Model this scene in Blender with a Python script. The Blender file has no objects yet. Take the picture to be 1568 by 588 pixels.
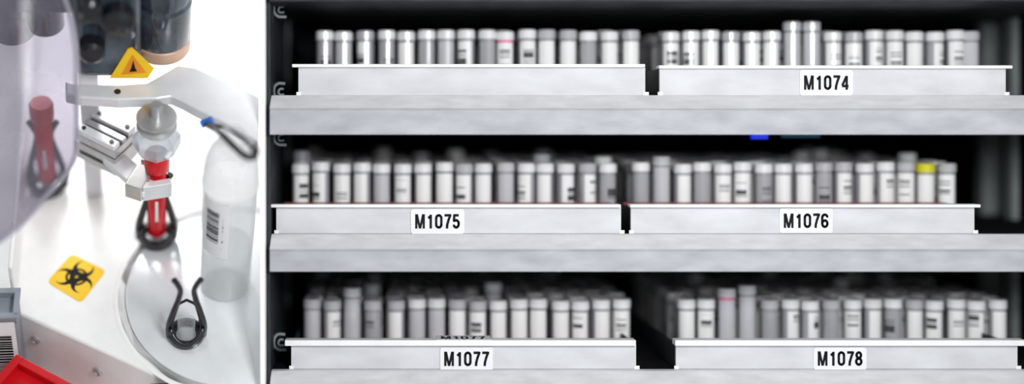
import bpy, math, random
from mathutils import Matrix, Vector
random.seed(7)
S=1.0204/100
CX,CZ,D=6.0,4.1,20.0
scene=bpy.context.scene
scene.view_settings.view_transform='Standard'
scene.view_settings.look='None'

def P(dx,dy,y=0.0):
    X=dx*S; Z=6.0-dy*S; k=(D+y)/D
    return Vector((CX+(X-CX)*k, y, CZ+(Z-CZ)*k))
# machine frame (deck slopes up and away, turned a little to the right)
TH=math.radians(45); PSI=math.radians(10)
O=P(286,512,0.3)
M=Matrix.Translation(O)@Matrix.Rotation(PSI,4,'Z')@Matrix.Rotation(TH,4,'X')
MI=M.inverted()
CAM=Vector((CX,-D,CZ))
def dk(dx,dy,w=0.0):
    a=MI@CAM; b=MI@P(dx,dy,0)
    t=(w-a.z)/(b.z-a.z)
    return a+(b-a)*t
I4=Matrix.Identity(4)

# ---------- materials
def mat(name,col=(.8,.8,.8),rough=.5,metal=0,noise=0,nscale=3,stretch=(1,1,1),alpha=None,emit=0,bump=0,spec=.5,coat=0,tint=None):
    m=bpy.data.materials.new(name); m.use_nodes=True
    nt=m.node_tree; b=nt.nodes['Principled BSDF']; out=nt.nodes['Material Output']
    b.inputs['Base Color'].default_value=(*col,1)
    b.inputs['Roughness'].default_value=rough
    b.inputs['Metallic'].default_value=metal
    b.inputs['Specular IOR Level'].default_value=spec
    b.inputs['Coat Weight'].default_value=coat
    tc=nt.nodes.new('ShaderNodeTexCoord'); mp=nt.nodes.new('ShaderNodeMapping')
    mp.inputs['Scale'].default_value=stretch
    nt.links.new(tc.outputs['Object'],mp.inputs['Vector'])
    n=nt.nodes.new('ShaderNodeTexNoise'); n.inputs['Scale'].default_value=nscale; n.inputs['Detail'].default_value=6
    nt.links.new(mp.outputs[0],n.inputs['Vector'])
    r=nt.nodes.new('ShaderNodeValToRGB')
    k=noise
    r.color_ramp.elements[0].position=.3; r.color_ramp.elements[1].position=.7
    r.color_ramp.elements[0].color=(*[max(0,x*(1-k)) for x in col],1)
    r.color_ramp.elements[1].color=(*[min(1,x*(1+k)) for x in col],1)
    nt.links.new(n.outputs['Fac'],r.inputs[0]); nt.links.new(r.outputs[0],b.inputs['Base Color'])
    if bump:
        bp=nt.nodes.new('ShaderNodeBump'); bp.inputs['Strength'].default_value=bump; bp.inputs['Distance'].default_value=.02
        nt.links.new(n.outputs['Fac'],bp.inputs['Height']); nt.links.new(bp.outputs[0],b.inputs['Normal'])
    if emit:
        b.inputs['Emission Color'].default_value=(*col,1); b.inputs['Emission Strength'].default_value=emit
    if alpha is not None:
        tr=nt.nodes.new('ShaderNodeBsdfTransparent'); tr.inputs[0].default_value=(*(tint or [min(1,.6+.4*x) for x in col]),1)
        mx=nt.nodes.new('ShaderNodeMixShader'); mx.inputs[0].default_value=alpha
        lw=nt.nodes.new('ShaderNodeLayerWeight'); lw.inputs[0].default_value=.35
        mm=nt.nodes.new('ShaderNodeMath'); mm.operation='MULTIPLY_ADD'; mm.use_clamp=True
        nt.links.new(lw.outputs['Facing'],mm.inputs[0]); mm.inputs[1].default_value=.5; mm.inputs[2].default_value=alpha
        nt.links.new(mm.outputs[0],mx.inputs[0])
        nt.links.new(tr.outputs[0],mx.inputs[1]); nt.links.new(b.outputs[0],mx.inputs[2]); nt.links.new(mx.outputs[0],out.inputs[0])
    return m
ALU=mat('brushed_aluminium',(.60,.61,.635),.7,.0,.10,1.6,(.8,2,2),spec=.2)
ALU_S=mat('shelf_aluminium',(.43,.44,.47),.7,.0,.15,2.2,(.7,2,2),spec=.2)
ALU_T=mat('shelf_top_lit_aluminium',(.66,.67,.69),.6,.0,.10,2.8,(.8,2,2),spec=.3)  # lighter copy of the shelf aluminium, caught light put into its colour
EDGE=mat('lip_white',(.88,.88,.90),.4,.1,.05)
BLACK=mat('rack_shade_black',(.006,.006,.008),.8,0,.3,spec=.1)  # near-black in place of shade inside the rack
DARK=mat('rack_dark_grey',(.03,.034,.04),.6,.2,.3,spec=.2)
POST=mat('rack_post_paint',(.22,.25,.25),.5,0,.15)
WHITE=mat('machine_white',(.88,.88,.87),.4,0,.03,coat=.2)
ARMM=mat('arm_white_metal',(.72,.73,.75),.3,.1,.04,coat=.3)
WALLM=mat('wall_paint',(.95,.95,.95),.8,0,.01)
STRIP=mat('divider_white',(1,1,1),.8,0,0)
PAPER=mat('label_paper',(.78,.79,.81),.7,0,.03,spec=.2)
PAPERW=mat('label_paper_white',(.84,.85,.86),.6,0,.02)
INK=mat('ink_black',(.006,.006,.008),.6,0,.1,spec=.2)
STEEL=mat('machined_steel',(.50,.50,.50),.3,.6,.10,4)
SILV=mat('disc_silver',(.82,.85,.87),.22,.28,.10,1.0)
PLBLK=mat('black_plastic',(.008,.009,.012),.25,0,.2)
GLASSY=mat('clear_plastic',(.88,.91,.93),.1,0,.02,alpha=.06)
BOTTLE=mat('bottle_plastic',(.84,.86,.87),.2,0,.02,alpha=.20)
RED=mat('red_plastic',(.62,.004,.010),.35,0,.08)
BLOOD=mat('red_tube_fill',(.60,.003,.012),.22,0,.15,spec=.4)
SMOKE=mat('smoked_acrylic',(.40,.38,.46),.12,0,.5,.9,(1,1,1.3),alpha=.20,tint=(.37,.35,.41))
SMOKE_E=mat('acrylic_edge',(.50,.48,.56),.2,0,.1,alpha=.55,tint=(.6,.57,.66))
DKGLASS=mat('dark_glass',(.030,.042,.058),.10,.0,.9,2.2,coat=.4)
TAN=mat('tan_ring',(.55,.35,.25),.4,0,.1)
YEL=mat('warning_yellow',(.90,.56,.004),.5,0,.03)
ORG=mat('warning_orange',(.80,.27,.01),.5,0,.1)
GREYB=mat('grey_bin_plastic',(.26,.29,.33),.45,0,.08)
BLUE=mat('blue_glimmer_glow',(.02,.05,1),.5,emit=.6)  # emissive blue for the glimmer under the shelf
BLUEC=mat('blue_plug',(.02,.15,.55),.4)
RUST=mat('tray_insert_red',(.26,.04,.03),.7,0,.3)
FLOORM=mat('floor_vinyl',(.6,.61,.62),.5,0,.05)

# ---------- mesh helpers
def new(name,verts,faces,m,parent=None,MX=I4,smooth=False,bevel=0,mats=None,idx=None):
    me=bpy.data.meshes.new(name); me.from_pydata([tuple(v) for v in verts],[],faces); me.update()
    for q in (mats or [m]): me.materials.append(q)
    if idx: me.polygons.foreach_set('material_index',idx)
    if smooth: me.polygons.foreach_set('use_smooth',[True]*len(me.polygons))
    import bmesh
    bm=bmesh.new(); bm.from_mesh(me); bmesh.ops.recalc_face_normals(bm,faces=bm.faces); bm.to_mesh(me); bm.free()
    o=bpy.data.objects.new(name,me); scene.collection.objects.link(o)
    o.matrix_world=MX
    if parent: o.parent=parent
    if bevel:
        b=o.modifiers.new('bevel','BEVEL'); b.width=bevel; b.segments=3; b.limit_method='ANGLE'
    if smooth:
        e=o.modifiers.new('es','EDGE_SPLIT'); e.split_angle=math.radians(38)
    return o
def empty(name):
    o=bpy.data.objects.new(name,None); scene.collection.objects.link(o); o.empty_display_size=.1; return o
BF=[(0,1,3,2),(4,6,7,5),(0,4,5,1),(2,3,7,6),(0,2,6,4),(1,5,7,3)]
def boxv(lo,hi): return [(x,y,z) for x in (lo[0],hi[0]) for y in (lo[1],hi[1]) for z in (lo[2],hi[2])]
def boxes(name,lst,m,parent=None,MX=I4,bevel=0):
    V=[];F=[]
    for lo,hi in lst:
        n=len(V); V+=boxv(lo,hi); F+=[tuple(i+n for i in f) for f in BF]
    return new(name,V,F,m,parent,MX,bevel=bevel)
def prism(name,pts,off,m,parent=None,MX=I4,bevel=0,smooth=False):
    n=len(pts); pts=[Vector(p) for p in pts]; off=Vector(off)
    V=pts+[p+off for p in pts]
    F=[tuple(range(n)),tuple(range(2*n-1,n-1,-1))]+[(i,(i+1)%n,n+(i+1)%n,n+i) for i in range(n)]
    return new(name,V,F,m,parent,MX,bevel=bevel,smooth=smooth)
def lathe(name,prof,m,pos=(0,0,0),parent=None,MX=I4,seg=40,smooth=True,rot=None):
    V=[];F=[]
    for r,z in prof:
        for i in range(seg):
            a=2*math.pi*i/seg; V.append((r*math.cos(a),r*math.sin(a),z))
    for j in range(len(prof)-1):
        for i in range(seg):
            F.append((j*seg+i,j*seg+(i+1)%seg,(j+1)*seg+(i+1)%seg,(j+1)*seg+i))
    if prof[0][0]>1e-4: F.append(tuple(range(seg-1,-1,-1)))
    if prof[-1][0]>1e-4: F.append(tuple((len(prof)-1)*seg+i for i in range(seg)))
    X=MX@Matrix.Translation(pos)
    if rot is not None: X=X@rot
    return new(name,V,F,m,parent,X,smooth=smooth)
def wire(name,pts,r,m,parent=None,MX=I4,radii=None,flat=None):
    cu=bpy.data.curves.new(name,'CURVE'); cu.dimensions='3D'; cu.bevel_depth=r; cu.bevel_resolution=4; cu.use_fill_caps=True; cu.resolution_u=10
    sp=cu.splines.new('BEZIER'); sp.bezier_points.add(len(pts)-1)
    for i,p in enumerate(pts):
        b=sp.bezier_points[i]; b.co=p; b.handle_left_type='AUTO'; b.handle_right_type='AUTO'
        if radii: b.radius=radii[i]
    cu.materials.append(m)
    o=bpy.data.objects.new(name,cu); scene.collection.objects.link(o); o.matrix_world=MX
    if parent: o.parent=parent
    return o
# condensed bold glyphs drawn as strokes (unit height, width .56)
def arc(cx,cy,rx,ry,a0,a1,n=10): return [(cx+rx*math.cos(math.radians(a0+(a1-a0)*i/n)),cy+ry*math.sin(math.radians(a0+(a1-a0)*i/n))) for i in range(n+1)]
GL={
 '0':[arc(.28,.72,.19,.20,180,0)+arc(.28,.28,.19,.20,0,-180)+[(.09,.72)]],
 '1':[[(.33,.0),(.33,.97)],[(.33,.90),(.26,.80),(.13,.73)]],
 '4':[[(.40,0),(.40,.97)],[(.38,.93),(.07,.29)],[(.05,.26),(.54,.26)]],
 '5':[[(.47,.92),(.14,.92),(.12,.54)],[(.12,.54)]+arc(.28,.33,.19,.25,120,-150,14)],
 '6':[arc(.28,.72,.19,.20,20,180)+[(.09,.28)]+arc(.28,.30,.19,.22,180,540,18)],
 '7':[[(.06,.92),(.49,.92),(.36,.60),(.26,.25),(.24,0)]],
 '8':[arc(.28,.73,.165,.19,0,360,18),arc(.28,.29,.19,.21,0,360,18)],
}
def text(name,txt,m,MX,h,w,parent):
    V=[];F=[];x=0; hw=.092
    for ch in txt:
        if ch=='M':
            pl=[[(0,0),(0,1),(.17,1),(.17,0)],[(.55,0),(.55,1),(.72,1),(.72,0)],[(.0,1),(.21,1),(.44,0),(.28,0)],[(.51,1),(.72,1),(.44,0),(.28,0)]]
            for p in pl:
                n=len(V); V+=[(x+a,b,0) for a,b in p]; F.append(tuple(range(n,n+4)))
            x+=.72+.10
        else:
            for st in GL[ch]:
                for i,(a,b) in enumerate(st):
                    if 0<i<len(st)-1 or len(st)>8:
                        n=len(V); V+=[(x+a+hw*math.cos(q*math.pi/6),b+hw*math.sin(q*math.pi/6),0) for q in range(12)]; F.append(tuple(range(n,n+12)))
                    if i<len(st)-1:
                        c2=Vector(st[i+1]); c1=Vector((a,b)); d=(c2-c1)
                        if d.length<1e-6: continue
                        d.normalize(); pn=Vector((-d.y,d.x))*hw; n=len(V)
                        V+=[(x+c1.x+pn.x,c1.y+pn.y,0),(x+c2.x+pn.x,c2.y+pn.y,0),(x+c2.x-pn.x,c2.y-pn.y,0),(x+c1.x-pn.x,c1.y-pn.y,0)]; F.append((n,n+1,n+2,n+3))
            x+=.56+.08
    x-=.08
    V=[((a-x/2)*w/x,(b-.5)*h,0) for a,b,_ in V]
    return new(name,V,F,m,parent,MX)

# ================= ROOM =================
boxes('floor',[((-10,-22,-3.2),(24,14,-3.0))],FLOORM)
boxes('wall_back',[((-10,12,-3),(24,12.2,14))],WALLM)
WX0,WX1=P(398.6,0,-.5).x,P(405.4,0,-.5).x
boxes('divider_slab',[((WX0,-.5,-3),(WX1,11.9,12))],STRIP)  # slab added for the white strip between the two scenes, not a wall

# ================= RACK (right) =================
rack=empty('storage_rack')
XL=WX1+.012; XR=17.6
boxes('side_panel_left',[((XL,-.25,-3),(XL+.05,9.4,9))],DARK,rack)
boxes('side_panel_right',[((XR,-.3,-3),(XR+.1,9.4,9))],BLACK,rack)
boxes('back_panel',[((XL,9.4,-3),(XR+.1,9.5,9))],BLACK,rack)  # back, sides and top coloured dark so the interior looks unlit
boxes('top_panel',[((XL,-.3,8.9),(XR,9.4,9))],BLACK,rack)
def shelf(i,t0,t1,b):
    z0=P(0,t0,-.15).z; z1=P(0,t1,-.45).z; z2=P(0,b,-.45).z
    prof=[(-.15,z0),(-.45,z1+.012),(-.47,z1),(-.47,z1-.02),(-.44,z1-.03),(-.44,z2),(-.30,z2),(-.30,z0-.12),(9.3,z0-.12),(9.3,z0),(.0,z0)]
    n=len(prof); x0,x1=XL+.06,XR-.01
    V=[(x0,y,z) for y,z in prof]+[(x1,y,z) for y,z in prof]
    F=[tuple(range(n)),tuple(range(2*n-1,n-1,-1))]+[(i2,(i2+1)%n,n+(i2+1)%n,n+i2) for i2 in range(n)]
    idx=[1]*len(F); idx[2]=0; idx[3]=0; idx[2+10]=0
    for k in (6,7,8,9): idx[2+k]=2  # rear top and underside blackened in place of shade
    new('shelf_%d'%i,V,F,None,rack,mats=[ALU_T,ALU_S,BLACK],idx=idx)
    return z0
zt=[shelf(1,146,165,206),shelf(2,359,381,416),shelf(3,568,592,640)]
zz=P(0,2,-.45).z
boxes('shelf_top',[((XL+.06,-.45,zz),(XR-.01,9.3,zz+.15))],DARK,rack)
for k,(dx,y,w) in enumerate([(1520,4.0,.34),(1556,2.6,.12),(438,3.2,.10)]):
    p=P(dx,0,y)
    for j,(a,b2) in enumerate([(-3,zt[2]-.5),(zt[2]+.01,zt[1]-.14),(zt[1]+.01,zt[0]-.14),(zt[0]+.01,zz-.01)]):
        boxes('upright_%d_%d'%(k,j),[((p.x-w/2,y,a),(p.x+w/2,y+.3,b2))],POST,rack,bevel=.02)
for j,dy in enumerate([16,142,212,526]):
    pts=[P(436,dy-14,.5),P(424,dy-13,.45),P(419,dy-2,.4),P(424,dy+8,.45),P(438,dy+10,.5)]
    wire('rail_hook_%d'%j,pts,.025,POST,rack)
    pts=[P(434,dy-6,.5),P(428,dy-5,.48),P(427,dy+2,.48),P(435,dy+3,.5)]
    wire('rail_pin_%d'%j,pts,.018,POST,rack)
boxes('blue_glimmer',[((P(1152,0,1).x,1,P(0,213,1).z),(P(1176,0,1).x,1.1,zt[0]-.125))],BLUE,rack)  # glowing box added for a blue glimmer below the shelf
boxes('dim_glimmer',[((P(1198,0,1).x,1,P(0,211,1).z),(P(1256,0,1).x,1.1,zt[0]-.125))],mat('dim_blue',(.02,.08,.16),emit=.15),rack)  # fainter stretch of the same added blue glimmer
for j,dx in enumerate([470,600,900,1300,1480]):
    p=P(dx,0,9.2); boxes('back_rib_%d'%j,[((p.x-.1,9.2,zt[2]+.01),(p.x+.1,9.38,zt[1]-.13)),((p.x-.1,9.2,zt[0]+.01),(p.x+.1,9.38,zz-.01))],mat('rib',(.05,.09,.12),.5),rack)

# tube shader
def tube_mat():
    m=bpy.data.materials.new('sample_tube_label'); m.use_nodes=True; nt=m.node_tree; b=nt.nodes['Principled BSDF']
    N=nt.nodes.new; L=nt.links.new
    uv=N('ShaderNodeUVMap'); uv.uv_map='UVMap'; sx=N('ShaderNodeSeparateXYZ'); L(uv.outputs[0],sx.inputs[0])
    at=N('ShaderNodeAttribute'); at.attribute_name='rnd'; sc=N('ShaderNodeSeparateColor'); L(at.outputs['Color'],sc.inputs[0])
    def mt(op,a,b2=None,c2=None):
        n=N('ShaderNodeMath'); n.operation=op
        for i,v in enumerate((a,b2,c2)):
            if v is None: continue
            if isinstance(v,(int,float)): n.inputs[i].default_value=v
            else: L(v,n.inputs[i])
        return n.outputs[0]
    U,V=sx.outputs[0],sx.outputs[1]; R,G,B=sc.outputs[0],sc.outputs[1],sc.outputs[2]
    off=mt('MULTIPLY_ADD',B,.3,-.15)
    du=mt('ABSOLUTE',mt('SUBTRACT',mt('ADD',U,off),.5))
    mu=mt('LESS_THAN',du,.11)
    lo=mt('MULTIPLY_ADD',R,.15,.36)
    mv=mt('MULTIPLY',mt('GREATER_THAN',V,lo),mt('LESS_THAN',V,mt('ADD',lo,.24)))
    wn=N('ShaderNodeTexWhiteNoise'); wn.noise_dimensions='1D'
    L(mt('FLOOR',mt('ADD',mt('MULTIPLY',V,56),mt('MULTIPLY',G,91))),wn.inputs['W'])
    bars=mt('GREATER_THAN',wn.outputs['Value'],.5)
    bc=mt('MULTIPLY',mt('MULTIPLY',mu,mv),mt('MULTIPLY',bars,mt('GREATER_THAN',G,.50)))
    bare=mt('LESS_THAN',R,.15)
    lab=mt('MULTIPLY',mt('LESS_THAN',V,.82),mt('LESS_THAN',du,.22))
    lab=mt('MULTIPLY',lab,mt('SUBTRACT',1,bare))
    mx=N('ShaderNodeMix'); mx.data_type='RGBA'; L(lab,mx.inputs[0]); mx.inputs[6].default_value=(.42,.42,.45,1); mx.inputs[7].default_value=(.98,.98,.98,1)
    m2=N('ShaderNodeMix'); m2.data_type='RGBA'; L(bc,m2.inputs[0]); L(mx.outputs[2],m2.inputs[6]); m2.inputs[7].default_value=(.07,.07,.08,1)
    L(m2.outputs[2],b.inputs['Base Color']); b.inputs['Roughness'].default_value=.2; b.inputs['Coat Weight'].default_value=.4
    return m
TB=tube_mat(); CAP=mat('tube_cap_white',(.88,.88,.89),.25,0,.05,coat=.3); CAPG=mat('tube_cap_grey',(.52,.52,.55),.25,0,.05,coat=.3)
CAPY=mat('tube_cap_yellow',(.75,.72,.01),.4); PINK=mat('pink_cap',(.85,.10,.35),.5); CLR=mat('tube_clear_plastic',(.60,.60,.64),.2,coat=.4)
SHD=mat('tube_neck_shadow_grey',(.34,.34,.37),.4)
MATS=[TB,CAP,CAPG,CAPY,PINK,CLR,SHD]
def tubes(name,xs,zb,ytop,special,level):
    V=[];F=[];idx=[];UV=[];RN=[];seg=18; Y0=1.25
    def add(x,y,z,h,R,cap,body=0,pink=False):
        rn=(random.random(),random.random(),random.random(),1)
        hc=h-.15; rb=R*.92
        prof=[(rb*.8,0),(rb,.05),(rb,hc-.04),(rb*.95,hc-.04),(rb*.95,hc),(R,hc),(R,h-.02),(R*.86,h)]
        n0=len(V)
        for r,zz2 in prof:
            for i in range(seg):
                a=2*math.pi*(i/seg)+math.pi/2
                V.append((x+r*math.cos(a),y+r*math.sin(a),z+zz2)); RN.extend(rn)
        for j in range(len(prof)-1):
            for i in range(seg):
                F.append((n0+j*seg+i,n0+j*seg+(i+1)%seg,n0+(j+1)*seg+(i+1)%seg,n0+(j+1)*seg+i))
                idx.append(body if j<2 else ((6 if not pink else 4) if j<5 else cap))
                u0,u1=i/seg,(i+1)/seg; v0,v1=prof[j][1]/h,prof[j+1][1]/h
                UV.extend([u0,v0,u1,v0,u1,v1,u0,v1])
        F.append(tuple(n0+(len(prof)-1)*seg+i for i in range(seg))); idx.append(cap); UV.extend([0,.99]*seg)
    for row in range(12):
        y=Y0+row*.35
        for k,dx in enumerate(xs):
            x=P(dx,0,Y0).x
            h=P(0,ytop,Y0).z-zb+random.uniform(-.02,.02)
            cap=random.choices([1,2],[.8,.2])[0]; R=.149; body=0; pk=False
            if row==0:
                if k in special:
                    t=special[k]
                    if 't' in t: h+=t['t']*S; body=5; cap=5
                    if 'c' in t: cap=t['c']
                    if 'b' in t: body=t['b']
                    pk=t.get('p',False)
                x+=random.uniform(-.01,.01)
            else:
                if level>0 and random.random()<.05: h+=random.uniform(.08,.2); cap=5; body=5
                if random.random()<.12: continue
                cap=random.choices([1,2,6],[.45,.4,.15])[0]
                x+=random.uniform(-.02,.02)
            add(x,y,zb,h,R,cap,body,pk)
    me=bpy.data.meshes.new(name); me.from_pydata(V,[],F); me.update()
    for q in MATS: me.materials.append(q)
    me.polygons.foreach_set('material_index',idx)
    ul=me.uv_layers.new(name='UVMap'); ul.data.foreach_set('uv',UV)
    ca=me.color_attributes.new('rnd','FLOAT_COLOR','POINT'); ca.data.foreach_set('color',RN)
    o=bpy.data.objects.new(name,me); scene.collection.objects.link(o); return o

def tray(level,l0,l1,b0,b1,lt,lb,bot,label,lx,ly,red):
    t=empty('sample_tray'); zf=zt[level]+.004
    zl1=P(0,lt,-.1).z; zl0=P(0,lb,-.1).z
    x0,x1=P(b0,0,0).x,P(b1,0,0).x; X0,X1=P(l0,0,-.1).x,P(l1,0,-.1).x
    dep=5.6
    boxes('tray_front',[((x0,0,zf),(x1,.06,zl0))],ALU,t)
    boxes('tray_body',[((x0,.061,zf),(x0+.04,dep,zl0)),((x1-.04,.061,zf),(x1,dep,zl0)),((x0,dep,zf),(x1,dep+.05,zl0)),((x0+.04,.061,zf),(x1-.04,dep,zf+.04))],DARK,t)  # tray metal darkened here so the gaps between trays look shaded
    boxes('tray_lip',[((X0,-.1,zl0+.001),(X1,.12,zl1))],EDGE,t,bevel=.012)
    boxes('tray_clip',[((x0-.03,-.02,zf),(x0+.04,-.004,zf+.05)),((x1-.03,-.02,zf),(x1+.05,-.004,zf+.05))],EDGE,t)
    if red:
        boxes('tray_insert',[((x0+.06,.95,zf+.05),(x1-.06,1.02,P(0,lt-red,1.0).z))],RUST,t)
    if label:
        a=P(lx[0],ly[0],-.02); b=P(lx[1],ly[1],-.02)
        r=.04; pts=[]
        for cx_,cz_,a0 in ((b.x-r,a.z-r,0),(a.x+r,a.z-r,90),(a.x+r,b.z+r,180),(b.x-r,b.z+r,270)):
            for q in range(5):
                an=math.radians(a0+q*22.5); pts.append((cx_+r*math.cos(an),-.004,cz_+r*math.sin(an)))
        prism('label_sticker',pts,(0,-.014,0),PAPER,t)
        ctr=Vector(((a.x+b.x)/2,-.021,(a.z+b.z)/2))
        text('label_text',label,INK,Matrix.Translation(ctr)@Matrix.Rotation(math.radians(90),4,'X'),.225,.70,t)
        if label=='M1077':
            a=P(668,0,0); b=P(752,0,0)
            boxes('lip_sticker',[((a.x,-.09,zl1+.001),(b.x,.30,zl1+.006))],PAPER,t)
            text('lip_sticker_text',label,INK,Matrix.Translation(((a.x+b.x)/2,.10,zl1+.008)),.24,.70,t)
    return t,zf+.045
rows=[
 (0,(447,988,457,988,98,103,146,None,None,None,0),[497,527,560,591,622,653,683,714,745,774,807,837,869,901,933,965],47,{1:{'b':5},6:{'b':5},9:{'p':True}}),
 (0,(1009,1551,1010,1540,100,105,146,'M1074',(1225,1306),(107,146),0),[1026,1057,1088,1119,1150,1181,1212,1243,1275,1306,1337,1369,1400,1431,1462,1486],48,{6:{'t':14},7:{'t':14},15:{'b':5}}),
 (1,(412,951,423,951,313,318,358,'M1075',(629,711),(320,358),3),[461,492,523,554,585,617,648,681,710,740,774,805,835,867,899,930],249,{4:{'b':5},10:{'b':5,'c':5}}),
 (1,(965,1502,966,1492,313,318,358,'M1076',(1194,1275),(319,357),3),[981,1013,1045,1075,1106,1137,1168,1199,1230,1261,1291,1324,1355,1386,1417,1450],249,{1:{'t':9},14:{'c':3}}),
 (2,(436,974,446,974,521,530,568,'M1077',(674,755),(532,567),2),[479,509,540,571,606,638,668,700,731,762,794,825,858,889,921,952],458,{2:{'t':20},0:{'b':5},5:{'b':5},6:{'b':5}}),
 (2,(1034,1572,1035,1558,521,530,568,'M1078',(1246,1327),(532,566),0),[1050,1081,1113,1143,1178,1210,1240,1272,1305,1336,1368,1400,1431,1463,1495,1527],458,{3:{'t':22},2:{'t':20,'p':True}}),
]
for lv,ta,xs,yt,sp in rows:
    t,zb=tray(lv,*ta)
    tubes('sample_tubes',xs,zb,yt,sp,lv)

# ================= MACHINE (left) =================
mach=empty('automated_tube_handler')
A=dk(16,474); B=dk(232,572)
def umax(v,w=0): return (WX0-.03-O.x+math.sin(PSI)*(v*math.cos(TH)-w*math.sin(TH)))/math.cos(PSI)
poly=[(A.x,A.y,0),(B.x,B.y,0),(B.x+.5,B.y-.10,0),(umax(B.y-.3),B.y-.3,0),(umax(10),10,0),(A.x-.1,10,0)]
prism('deck',poly,(0,0,-1.7),WHITE,mach,M,bevel=.05)
prism('deck_rim',[(A.x+.02,A.y+.12,.002),(A.x+.09,A.y+.12,.002),(A.x+.0,9.9,.002),(A.x-.07,9.9,.002)],(0,0,.9),WHITE,mach,M,bevel=.03)
fn=Vector((B.x-A.x,B.y-A.y,0)).normalized(); nrm=Vector((fn.y,-fn.x,0))
RY=Matrix(((fn.x,0,nrm.x,0),(fn.y,0,nrm.y,0),(0,1,0,0),(0,0,0,1)))
for k,(t,w) in enumerate([(.17,-.52),(.62,-.62)]):
    p=Vector((A.x,A.y,0)).lerp(Vector((B.x,B.y,0)),t)+Vector((0,0,w))
    lathe('panel_screw_%d'%k,[(.085,0),(.085,.025),(.06,.045),(.045,.045),(.03,.02)],STEEL,p,mach,M,24,rot=RY)
boxes('panel_latch',[((B.x-.02,B.y-.16,-.36),(B.x+.26,B.y-.12+.0,-.08))],PLBLK,mach,M,bevel=.03)
# turntable
dc=dk(364,452)
def clipx(o):
    for v in o.data.vertices:
        lim=umax(v.co.y+dc.y)-.01-dc.x
        if v.co.x>lim: v.co.x=lim
clipx(lathe('turntable',[(1.78,.004),(1.80,.02),(1.80,.05),(1.76,.07),(0,.07)],SILV,(dc.x,dc.y,0),None,M,128))
clipx(lathe('deck_collar',[(1.92,.0),(1.94,.008),(1.98,.008),(2.0,.0)],WHITE,(dc.x,dc.y,0.001),mach,M,128))
TZ=.075
def holder(pos,sc,rz=0):
    h=empty('tube_holder')
    X=M@Matrix.Translation((pos.x,pos.y,TZ))@Matrix.Rotation(rz,4,'Z')@Matrix.Scale(sc,4)
    lathe('base_ring',[(.16,.0),(.27,0),(.285,.03),(.28,.10),(.24,.14),(.20,.14),(.17,.10),(.16,0)],PLBLK,parent=h,MX=X)
    lathe('foot',[(.0,.002),(.155,.002),(.155,.05),(0,.05)],STEEL,parent=h,MX=X)
    lathe('clear_cup',[(.12,.06),(.14,.08),(.14,.38),(.09,.44),(.0,.46)],GLASSY,parent=h,MX=X)
    for sgn,nm in ((-1,'left'),(1,'right')):
        pts=[(sgn*.25,-.03,.06),(sgn*.262,-.03,.30),(sgn*.20,-.02,.65),(sgn*.125,-.01,.98),(sgn*.105,0,1.15),(sgn*.14,0,1.29),(sgn*.20,0,1.42)]
        wire('prong_'+nm,pts,.045,PLBLK,h,X,radii=[1.5,1.3,1.15,1.0,.95,1.0,1.05])
        pts=[(sgn*.20,.10,.08),(sgn*.21,.12,.35),(sgn*.14,.13,.62),(0,.14,.74)]
        wire('spring_'+nm,pts,.022,PLBLK,h,X)
        lathe('pivot_'+nm,[(.05,0),(.055,.02),(.04,.05),(0,.05)],PLBLK,(sgn*.24,-.10,.28),h,X,16,rot=Matrix.Rotation(math.radians(90),4,'X'))
    wire('band',[(-.255,-.05,.26),(-.15,-.20,.16),(0,-.26,.12),(.15,-.20,.16),(.255,-.05,.26)],.04,PLBLK,h,X)
    return h,X
f=dk(285,514,TZ); holder(f,1.0)
f2=dk(240,364,TZ); holder(f2,1.1)
def tube(pos,name='blood_sample_tube',H=2.0,X=None):
    t=empty(name); X=X or M@Matrix.Translation((pos.x,pos.y,TZ))
    lathe('fill',[(0,.10),(.09,.12),(.158,.20),(.158,H-.16),(.15,H-.14),(0,H-.14)],BLOOD,parent=t,MX=X)
    lathe('glass',[(.150,H-.5),(.150,H),(.14,H),(.14,H-.5)],GLASSY,parent=t,MX=X)
    V=[];n=6
    for i in range(n+1):
        a=math.radians(-98+i*16/n)
        for z in (.60,H*.60): V.append((.162*math.cos(a),.162*math.sin(a),z))
    F=[(2*i,2*i+2,2*i+3,2*i+1) for i in range(n)]
    new('paper_label',V,F,PAPERW,t,X,smooth=True)
    lathe('cap',[(.13,H-.12),(.185,H-.10),(.195,H-.02),(.195,H+.20),(.17,H+.25),(0,H+.25)],RED,parent=t,MX=X)
    return t
HT=1.82
tube(f2,H=HT)
f3=dk(74,285,TZ)
holder(f3,1.1); tube(f3,H=1.75)  # added behind the cover to give its ghosted tube reflection
# spindle over the tube
sp=empty('decapper_spindle'); X=M@Matrix.Translation((f2.x,f2.y,0))
w0=HT+.38
lathe('chuck',[(.17,w0-.05),(.26,w0-.02),(.37,w0+.16),(.37,w0+.34),(.25,w0+.48),(.16,w0+.50)],mat('frosted_chuck',(.66,.70,.74),.15,.3,.2,alpha=.5),parent=sp,MX=X,seg=8,smooth=False)
lathe('shaft',[(.09,w0+.45),(.09,w0+1.0)],STEEL,parent=sp,MX=X)
lathe('flange',[(.2,w0+.50),(.29,w0+.52),(.31,w0+.56),(.24,w0+.60),(.24,w0+.66),(.31,w0+.69),(.31,w0+.74),(.16,w0+.76)],STEEL,parent=sp,MX=X)
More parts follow.
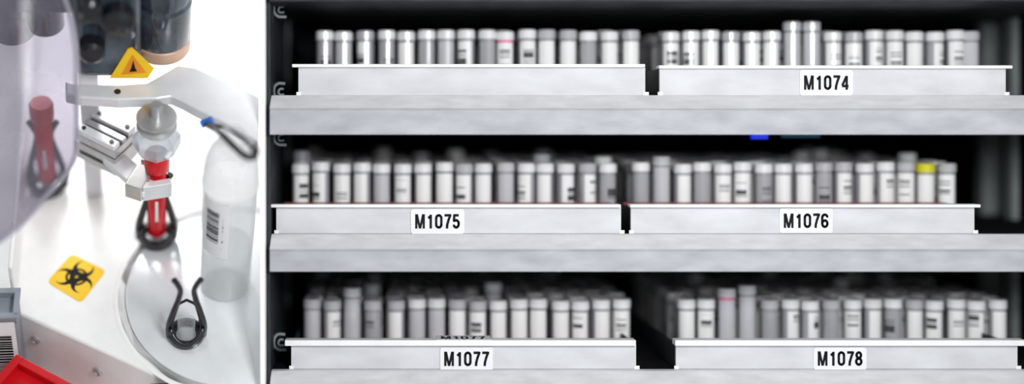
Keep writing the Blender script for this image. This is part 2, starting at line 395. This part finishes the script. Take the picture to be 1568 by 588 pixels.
# gripper
gr=empty('pneumatic_gripper')
def obox(name,ctr,size,rz,m,bev=.015):
    X=M@Matrix.Translation(ctr)@Matrix.Rotation(rz,4,'Z')
    a=[q/2 for q in size]
    return boxes(name,[((-a[0],-a[1],-a[2]),tuple(a))],m,gr,X,bev)
gw=1.75
g=dk(163,206,gw+.1); rz=math.radians(-35)
R2=Matrix.Rotation(rz,4,'Z')
def off(u,v,w):
    q=R2@Vector((u,v,0)); return (g.x+q.x,g.y+q.y,gw+w)
obox('body_lower',off(0,0,-.20),(.80,.62,.36),rz,STEEL)
obox('body_upper',off(0,0,.08),(.76,.58,.16),rz,STEEL)
obox('rail_left',off(0,.19,.22),(.74,.20,.10),rz,ARMM)
obox('rail_mid',off(0,-.02,.20),(.74,.12,.06),rz,STEEL)
obox('rail_right',off(0,-.22,.22),(.74,.16,.10),rz,ARMM)
obox('rail_slot',off(0,.075,.18),(.72,.05,.03),rz,PLBLK,.003)
obox('rail_slot',off(0,-.115,.18),(.72,.05,.03),rz,PLBLK,.003)
obox('side_slot',off(-.02,-.312,-.20),(.60,.02,.06),rz,PLBLK,.003)
for k,(u,v) in enumerate([(-.27,.19),(.27,.19),(-.27,-.22),(.27,-.22)]):
    lathe('bolt_%d'%k,[(.035,.27),(.035,.29),(0,.29)],PLBLK,(off(u,v,0)[0],off(u,v,0)[1],gw),gr,M,16)
j1=Vector(off(.36,-.2,-.15)); j2=Vector((f2.x-.20,f2.y-.18,gw-.15)); mid=(j1+j2)/2; dd=(j2-j1)
obox('slide_plate',(mid.x,mid.y,gw-.15),(dd.length+.34,.34,.12),math.atan2(dd.y,dd.x),ARMM)
obox('slide_rib',(mid.x,mid.y,gw-.26),(dd.length+.2,.20,.10),math.atan2(dd.y,dd.x),STEEL)
obox('jaw_mount',(f2.x-.26,f2.y-.14,gw-.14),(.28,.50,.30),math.radians(-25),STEEL)
obox('jaw_finger_front',(f2.x-.0,f2.y-.28,gw-.16),(.46,.12,.32),math.radians(12),ARMM)
obox('jaw_finger_rear',(f2.x-.02,f2.y+.25,gw-.14),(.46,.10,.24),math.radians(-8),STEEL)
for k,(a,b) in enumerate([(184,262),(198,268),(211,268)]):
    q=dk(a,b,gw-.35)
    lathe('thumb_screw_%d'%k,[(.035,0),(.065,.0),(.065,.10),(.045,.14),(.03,.14),(.03,.09)],STEEL,(q.x,q.y,gw-.35),gr,M,18,rot=Matrix.Rotation(math.radians(70),4,'X'))
    lathe('screw_stem_%d'%k,[(.02,-.25),(.02,.06)],STEEL,(q.x,q.y,gw-.35),gr,M,12,rot=Matrix.Rotation(math.radians(70),4,'X'))
# support bracket
aw=3.0
def dp(x,y,w): q=dk(x,y,w); return (q.x,q.y,w)
br=empty('support_bracket')
pts=[dp(100,124,aw),dp(118,128,aw),dp(180,130,aw),dp(225,127,aw),dp(252,112,aw),dp(272,100,aw),dp(300,104,aw),dp(340,122,aw),dp(396,148,aw),dp(396,216,aw),dp(345,188,aw),dp(300,166,aw),dp(278,154,aw),dp(262,147,aw),dp(240,150,aw),dp(180,152,aw),dp(118,148,aw),dp(100,144,aw)]
prism('arm_plate',pts,(0,0,-.20),ARMM,br,M,bevel=.03)
lathe('arm_bolt',[(.05,0),(.05,.02),(0,.02)],PLBLK,dp(180,141,aw),br,M,16)
hz=dk(128,122,aw)
boxes('arm_post',[((hz.x-.1,hz.y+.25,.01),(hz.x+.2,hz.y+.5,aw-.01))],ARMM,br,M,bevel=.03)
# dark optical head
bar=empty('optical_sensor_head')
bp=dk(247,98,aw+.05)
X=M@Matrix.Translation((bp.x,bp.y+.42,aw+.02))
lathe('tan_ring',[(.36,.0),(.44,.02),(.46,.06),(.46,.24),(.44,.26)],TAN,parent=bar,MX=X)
lathe('barrel',[(.44,.26),(.47,.32),(.47,1.0),(.43,1.05),(.43,1.12),(.47,1.16),(.47,2.6)],DKGLASS,parent=bar,MX=X)
hp=dk(160,121,aw+.02); hl=dk(116,121,aw+.02); hr=dk(222,121,aw+.02)
boxes('housing',[((hl.x,hp.y,aw+.01),(hr.x-.05,hp.y+.7,aw+2.6))],DKGLASS,bar,M,bevel=.14)
for k,(dx,w,r) in enumerate([(140,.75,.20),(182,1.35,.24),(140,1.6,.17)]):
    q=dk(dx,60,aw+.9)
    lathe('knob_%d'%k,[(r*.8,0),(r,.03),(r,.25),(r*.7,.3),(0,.3)],PLBLK,(q.x,hp.y+.02,aw+w),bar,M,24,rot=Matrix.Rotation(math.radians(90),4,'X'))
for k,(dx,dy,r) in enumerate([(20,30,.35),(70,20,.30)]):
    q=dk(dx,dy+20,aw)
    lathe('lens_tube_%d'%k,[(r*.9,0),(r,.05),(r,1.6)],DKGLASS,(q.x,q.y,aw),bar,M,32)
boxes('head_crossbar',[((dk(0,40,aw).x,hp.y+.5,aw+.9),(hl.x+.1,hp.y+.75,aw+1.4))],DKGLASS,bar,M,bevel=.05)
yv=hp.y-.012
def fp(dx,dy,yl):
    a=MI@CAM; b=MI@P(dx,dy,0); t=(yl-a.y)/(b.y-a.y); q=a+(b-a)*t; return Vector((q.x,q.y,q.z))
wt=empty('warning_sticker')
prism('sticker_face',[fp(168,119,yv),fp(226,119,yv),fp(236,104,yv),fp(202,72,yv),fp(196,74,yv)],(0,-.012,0),YEL,wt,M)
prism('sticker_triangle',[fp(186,114,yv-.013),fp(224,111,yv-.013),fp(203,84,yv-.013)],(0,-.006,0),ORG,wt,M)
prism('sticker_mark',[fp(198,110,yv-.02),fp(210,109,yv-.02),fp(207,104,yv-.02),fp(204,92,yv-.02),fp(201,104,yv-.02)],(0,-.004,0),INK,wt,M)

# bottle
bt=empty('reagent_bottle'); bc=dk(344,434,TZ)
X=M@Matrix.Translation((bc.x,bc.y,TZ))@Matrix.Diagonal((.88,.88,1,1))
lathe('shell',[(0,.01),(.42,.01),(.46,.05),(.47,.12),(.47,2.42),(.485,2.45),(.485,2.52),(.47,2.55),(.465,2.75),(.44,2.95),(.38,3.14),(.29,3.27),(.22,3.32),(.22,3.5),(.0,3.5)],BOTTLE,parent=bt,MX=X,seg=56)
lathe('liquid',[(0,.04),(.42,.05),(.445,.12),(.445,1.0),(0,1.0)],mat('liquid',(.86,.88,.88),.2,alpha=.15),parent=bt,MX=X,seg=48)
def wrap(name,a0,a1,z0,z1,r,m,n=14):
    V=[]
    for i in range(n+1):
        a=math.radians(a0+(a1-a0)*i/n)
        for z in (z0,z1): V.append((r*math.cos(a),r*math.sin(a),z))
    new(name,V,[(2*i,2*i+2,2*i+3,2*i+1) for i in range(n)],m,bt,X,smooth=True)
wrap('bottle_label',-158,-92,1.15,2.40,.476,PAPERW)
z=1.48
random.seed(3)
while z<2.18:
    t=random.choice([.012,.02,.035]); wrap('bar',-145,-114,z,z+t,.480,INK,6); z+=t+random.choice([.014,.02,.032])
for k in range(9):
    z=1.35+k*.085; wrap('label_print',-106,-104-random.random()*3,z,z+.05,.480,INK,2)
# cable
cb=empty('sensor_cable')
pts=[dp(316,190,3.05),dp(330,198,3.3),dp(346,212,3.6),dp(362,228,3.65),dp(376,239,3.65),dp(386,241,3.65),dp(391,235,3.6),dp(390,222,3.4)]
wire('cable',pts,.05,PLBLK,cb,M)
pts=[dp(322,190,3.05),dp(340,194,3.4),dp(362,204,3.6),dp(382,222,3.65),dp(388,232,3.65)]
wire('cable_branch',pts,.028,PLBLK,cb,M)
lathe('blue_plug',[(.0,0),(.06,0),(.06,.18),(0,.18)],BLUEC,dp(309,190,3.03),cb,M,20,rot=Matrix.Rotation(math.radians(60),4,'Y'))

# biohazard sticker
bz=empty('biohazard_sticker')
cor=[dk(72,432),dk(110,389),dk(163,415),dk(124,464)]
pts=[]
for i in range(4):
    p0,p1,p2=cor[i-1],cor[i],cor[(i+1)%4]
    for q in range(5):
        t=q/4; a=p1+(p0-p1).normalized()*.09; b=p1+(p2-p1).normalized()*.09
        pts.append(((1-t)**2*a+2*t*(1-t)*p1+t*t*b))
pts=[(p.x,p.y,.003) for p in pts]
prism('sticker_face',pts,(0,0,.008),YEL,bz,M)
cen=(cor[0]+cor[1]+cor[2]+cor[3])/4
ex=(cor[2]-cor[1]).normalized()
ang=math.atan2(ex.y,ex.x)
XB=M@Matrix.Translation((cen.x,cen.y,.0125))@Matrix.Rotation(ang,4,'Z')@Matrix.Scale(.165,4)
V=[];F=[]
for k in range(3):
    d=math.radians(90+120*k); n0=len(V); n=28
    for i in range(n+1):
        ph=math.radians(-150+300*i/n)
        for (ct,R) in ((1.10,1.02),(1.42,.76)):
            a=d+math.pi+ph
            V.append((ct*math.cos(d)+R*math.cos(a),ct*math.sin(d)+R*math.sin(a),0))
    F+=[(n0+2*i,n0+2*i+2,n0+2*i+3,n0+2*i+1) for i in range(n)]
new('crescents',V,F,INK,bz,XB)
V=[];F=[]; n=48
for i in range(n):
    a=2*math.pi*i/n
    for r in (.84,1.08): V.append((r*math.cos(a),r*math.sin(a),.006))
F=[(2*i,2*((i+1)%n),2*((i+1)%n)+1,2*i+1) for i in range(n)]
new('ring',V,F,INK,bz,XB)
lathe('center',[(0,.012),(.17,.012)],YEL,parent=bz,MX=XB,seg=20)

# grey box w/ barcode label
gb=empty('barcoded_storage_box')
def lb(x0,x1,y0,y1,w0,w1): return ((x0,y0,w0),(x1,y1,w1))
gt=.55
gr_b=dk(26,446,gt); gf=dk(22,486,gt)
gx0=gf.x-1.6; gx1=gf.x+.02
boxes('box_body',[lb(gx0,gx1,gf.y,gf.y+.05,-1.69,gt),lb(gx0,gx1,gr_b.y-.05,gr_b.y,-1.69,gt),lb(gx1-.05,gx1,gf.y+.05,gr_b.y-.05,-1.69,gt),lb(gx0,gx0+.05,gf.y+.05,gr_b.y-.05,-1.69,gt),lb(gx0,gx1,gf.y,gr_b.y,gt-.15,gt-.1)],GREYB,gb,M)
boxes('box_rim',[lb(gx0-.03,gx1+.04,gf.y-.04,gf.y+.06,gt,gt+.05),lb(gx0-.03,gx1+.04,gr_b.y-.06,gr_b.y+.04,gt,gt+.05),lb(gx1-.05,gx1+.04,gf.y,gr_b.y,gt,gt+.05)],GREYB,gb,M,.015)
boxes('box_label',[lb(gx0+.6,gx1-.03,gf.y-.012,gf.y-.002,-1.4,gt-.12)],PAPERW,gb,M)
L=[];w=-1.0
while w<.1:
    t=random.choice([.015,.03,.045]); L.append(lb(gx0+.9,gx1-.10,gf.y-.018,gf.y-.0125,w,w+t)); w+=t+random.choice([.02,.03])
boxes('box_barcode',L,INK,gb,M)
# red bin
rb=empty('red_sample_bin'); rc=dk(44,614,-.25)
XR_=M@Matrix.Translation((rc.x,rc.y,0))@Matrix.Rotation(math.radians(-34),4,'Z')
a,b=.60,.5
boxes('bin_walls',[((-a,-b,-1.69),(-a+.05,b,-.25)),((a-.05,-b,-1.69),(a,b,-.25)),((-a+.05,b-.05,-1.69),(a-.05,b,-.25)),((-a+.05,-b,-1.69),(a-.05,-b+.05,-.25)),((-a+.05,-b+.05,-.45),(a-.05,b-.05,-.40))],RED,rb,XR_)
boxes('bin_rim',[((-a-.06,-b-.06,-.25),(-a+.07,b+.06,-.2)),((a-.07,-b-.06,-.25),(a+.06,b+.06,-.2)),((-a+.07,b-.07,-.25),(a-.07,b+.06,-.2)),((-a+.07,-b-.06,-.25),(a-.07,-b+.07,-.2))],RED,rb,XR_,.015)
boxes('workbench',[((-6,-4,-1.9),(umax(-4),10,-1.705))],WHITE,None,M)

# smoked cover in front
cv=empty('smoked_safety_cover')
yc=-1.3
def cvp(dx,dy):
    y=yc-.35*((110-dx)/110)**2
    return P(dx,dy,y)
right=[(88,-30),(100,0),(108,25),(113,50),(117,90),(118,140),(118,200),(115,240),(104,262),(84,285),(60,312),(30,345),(0,368),(-40,395)]
V=[];F=[];n=10
for (x,y) in right:
    for i in range(n+1):
        V.append(cvp(-60+(x+60)*i/n,y))
for j2 in range(len(right)-1):
    for i in range(n):
        F.append((j2*(n+1)+i,j2*(n+1)+i+1,(j2+1)*(n+1)+i+1,(j2+1)*(n+1)+i))
new('cover_sheet',V,F,SMOKE,cv,smooth=True)
wire('cover_edge',[cvp(x,y) for x,y in right],.04,SMOKE_E,cv)

# ================= LIGHTS / WORLD / CAMERA =================
w=bpy.data.worlds.new('world'); scene.world=w; w.use_nodes=True
w.node_tree.nodes['Background'].inputs[0].default_value=(.96,.98,1,1)
w.node_tree.nodes['Background'].inputs[1].default_value=.50
def area(name,loc,tgt,size,pw,col=(1,1,1)):
    l=bpy.data.lights.new(name,'AREA'); l.size=size; l.energy=pw; l.color=col
    o=bpy.data.objects.new(name,l); scene.collection.objects.link(o); o.location=loc
    o.rotation_euler=(Vector(tgt)-Vector(loc)).to_track_quat('-Z','Y').to_euler(); return o
area('front_fill',(11,-15,6.8),(10.5,0,3),4,2050)  # added front light for shelves and tubes, no fixture there
area('machine_fill',(0.3,2.2,11),(1.8,1.5,2.5),3.0,600)  # added overhead light to brighten the machine, not part of it
cd=bpy.data.cameras.new('camera'); co=bpy.data.objects.new('camera',cd); scene.collection.objects.link(co)
co.location=(CX,-D,CZ); co.rotation_euler=(math.radians(90),0,0)
cd.sensor_width=36; cd.lens=36*D/16; cd.shift_x=(8-CX)/16; cd.shift_y=(3-CZ)/16
cd.clip_end=200
cd.dof.use_dof=True; cd.dof.focus_distance=D+.05; cd.dof.aperture_fstop=(cd.lens/1000)/1.2
scene.camera=co
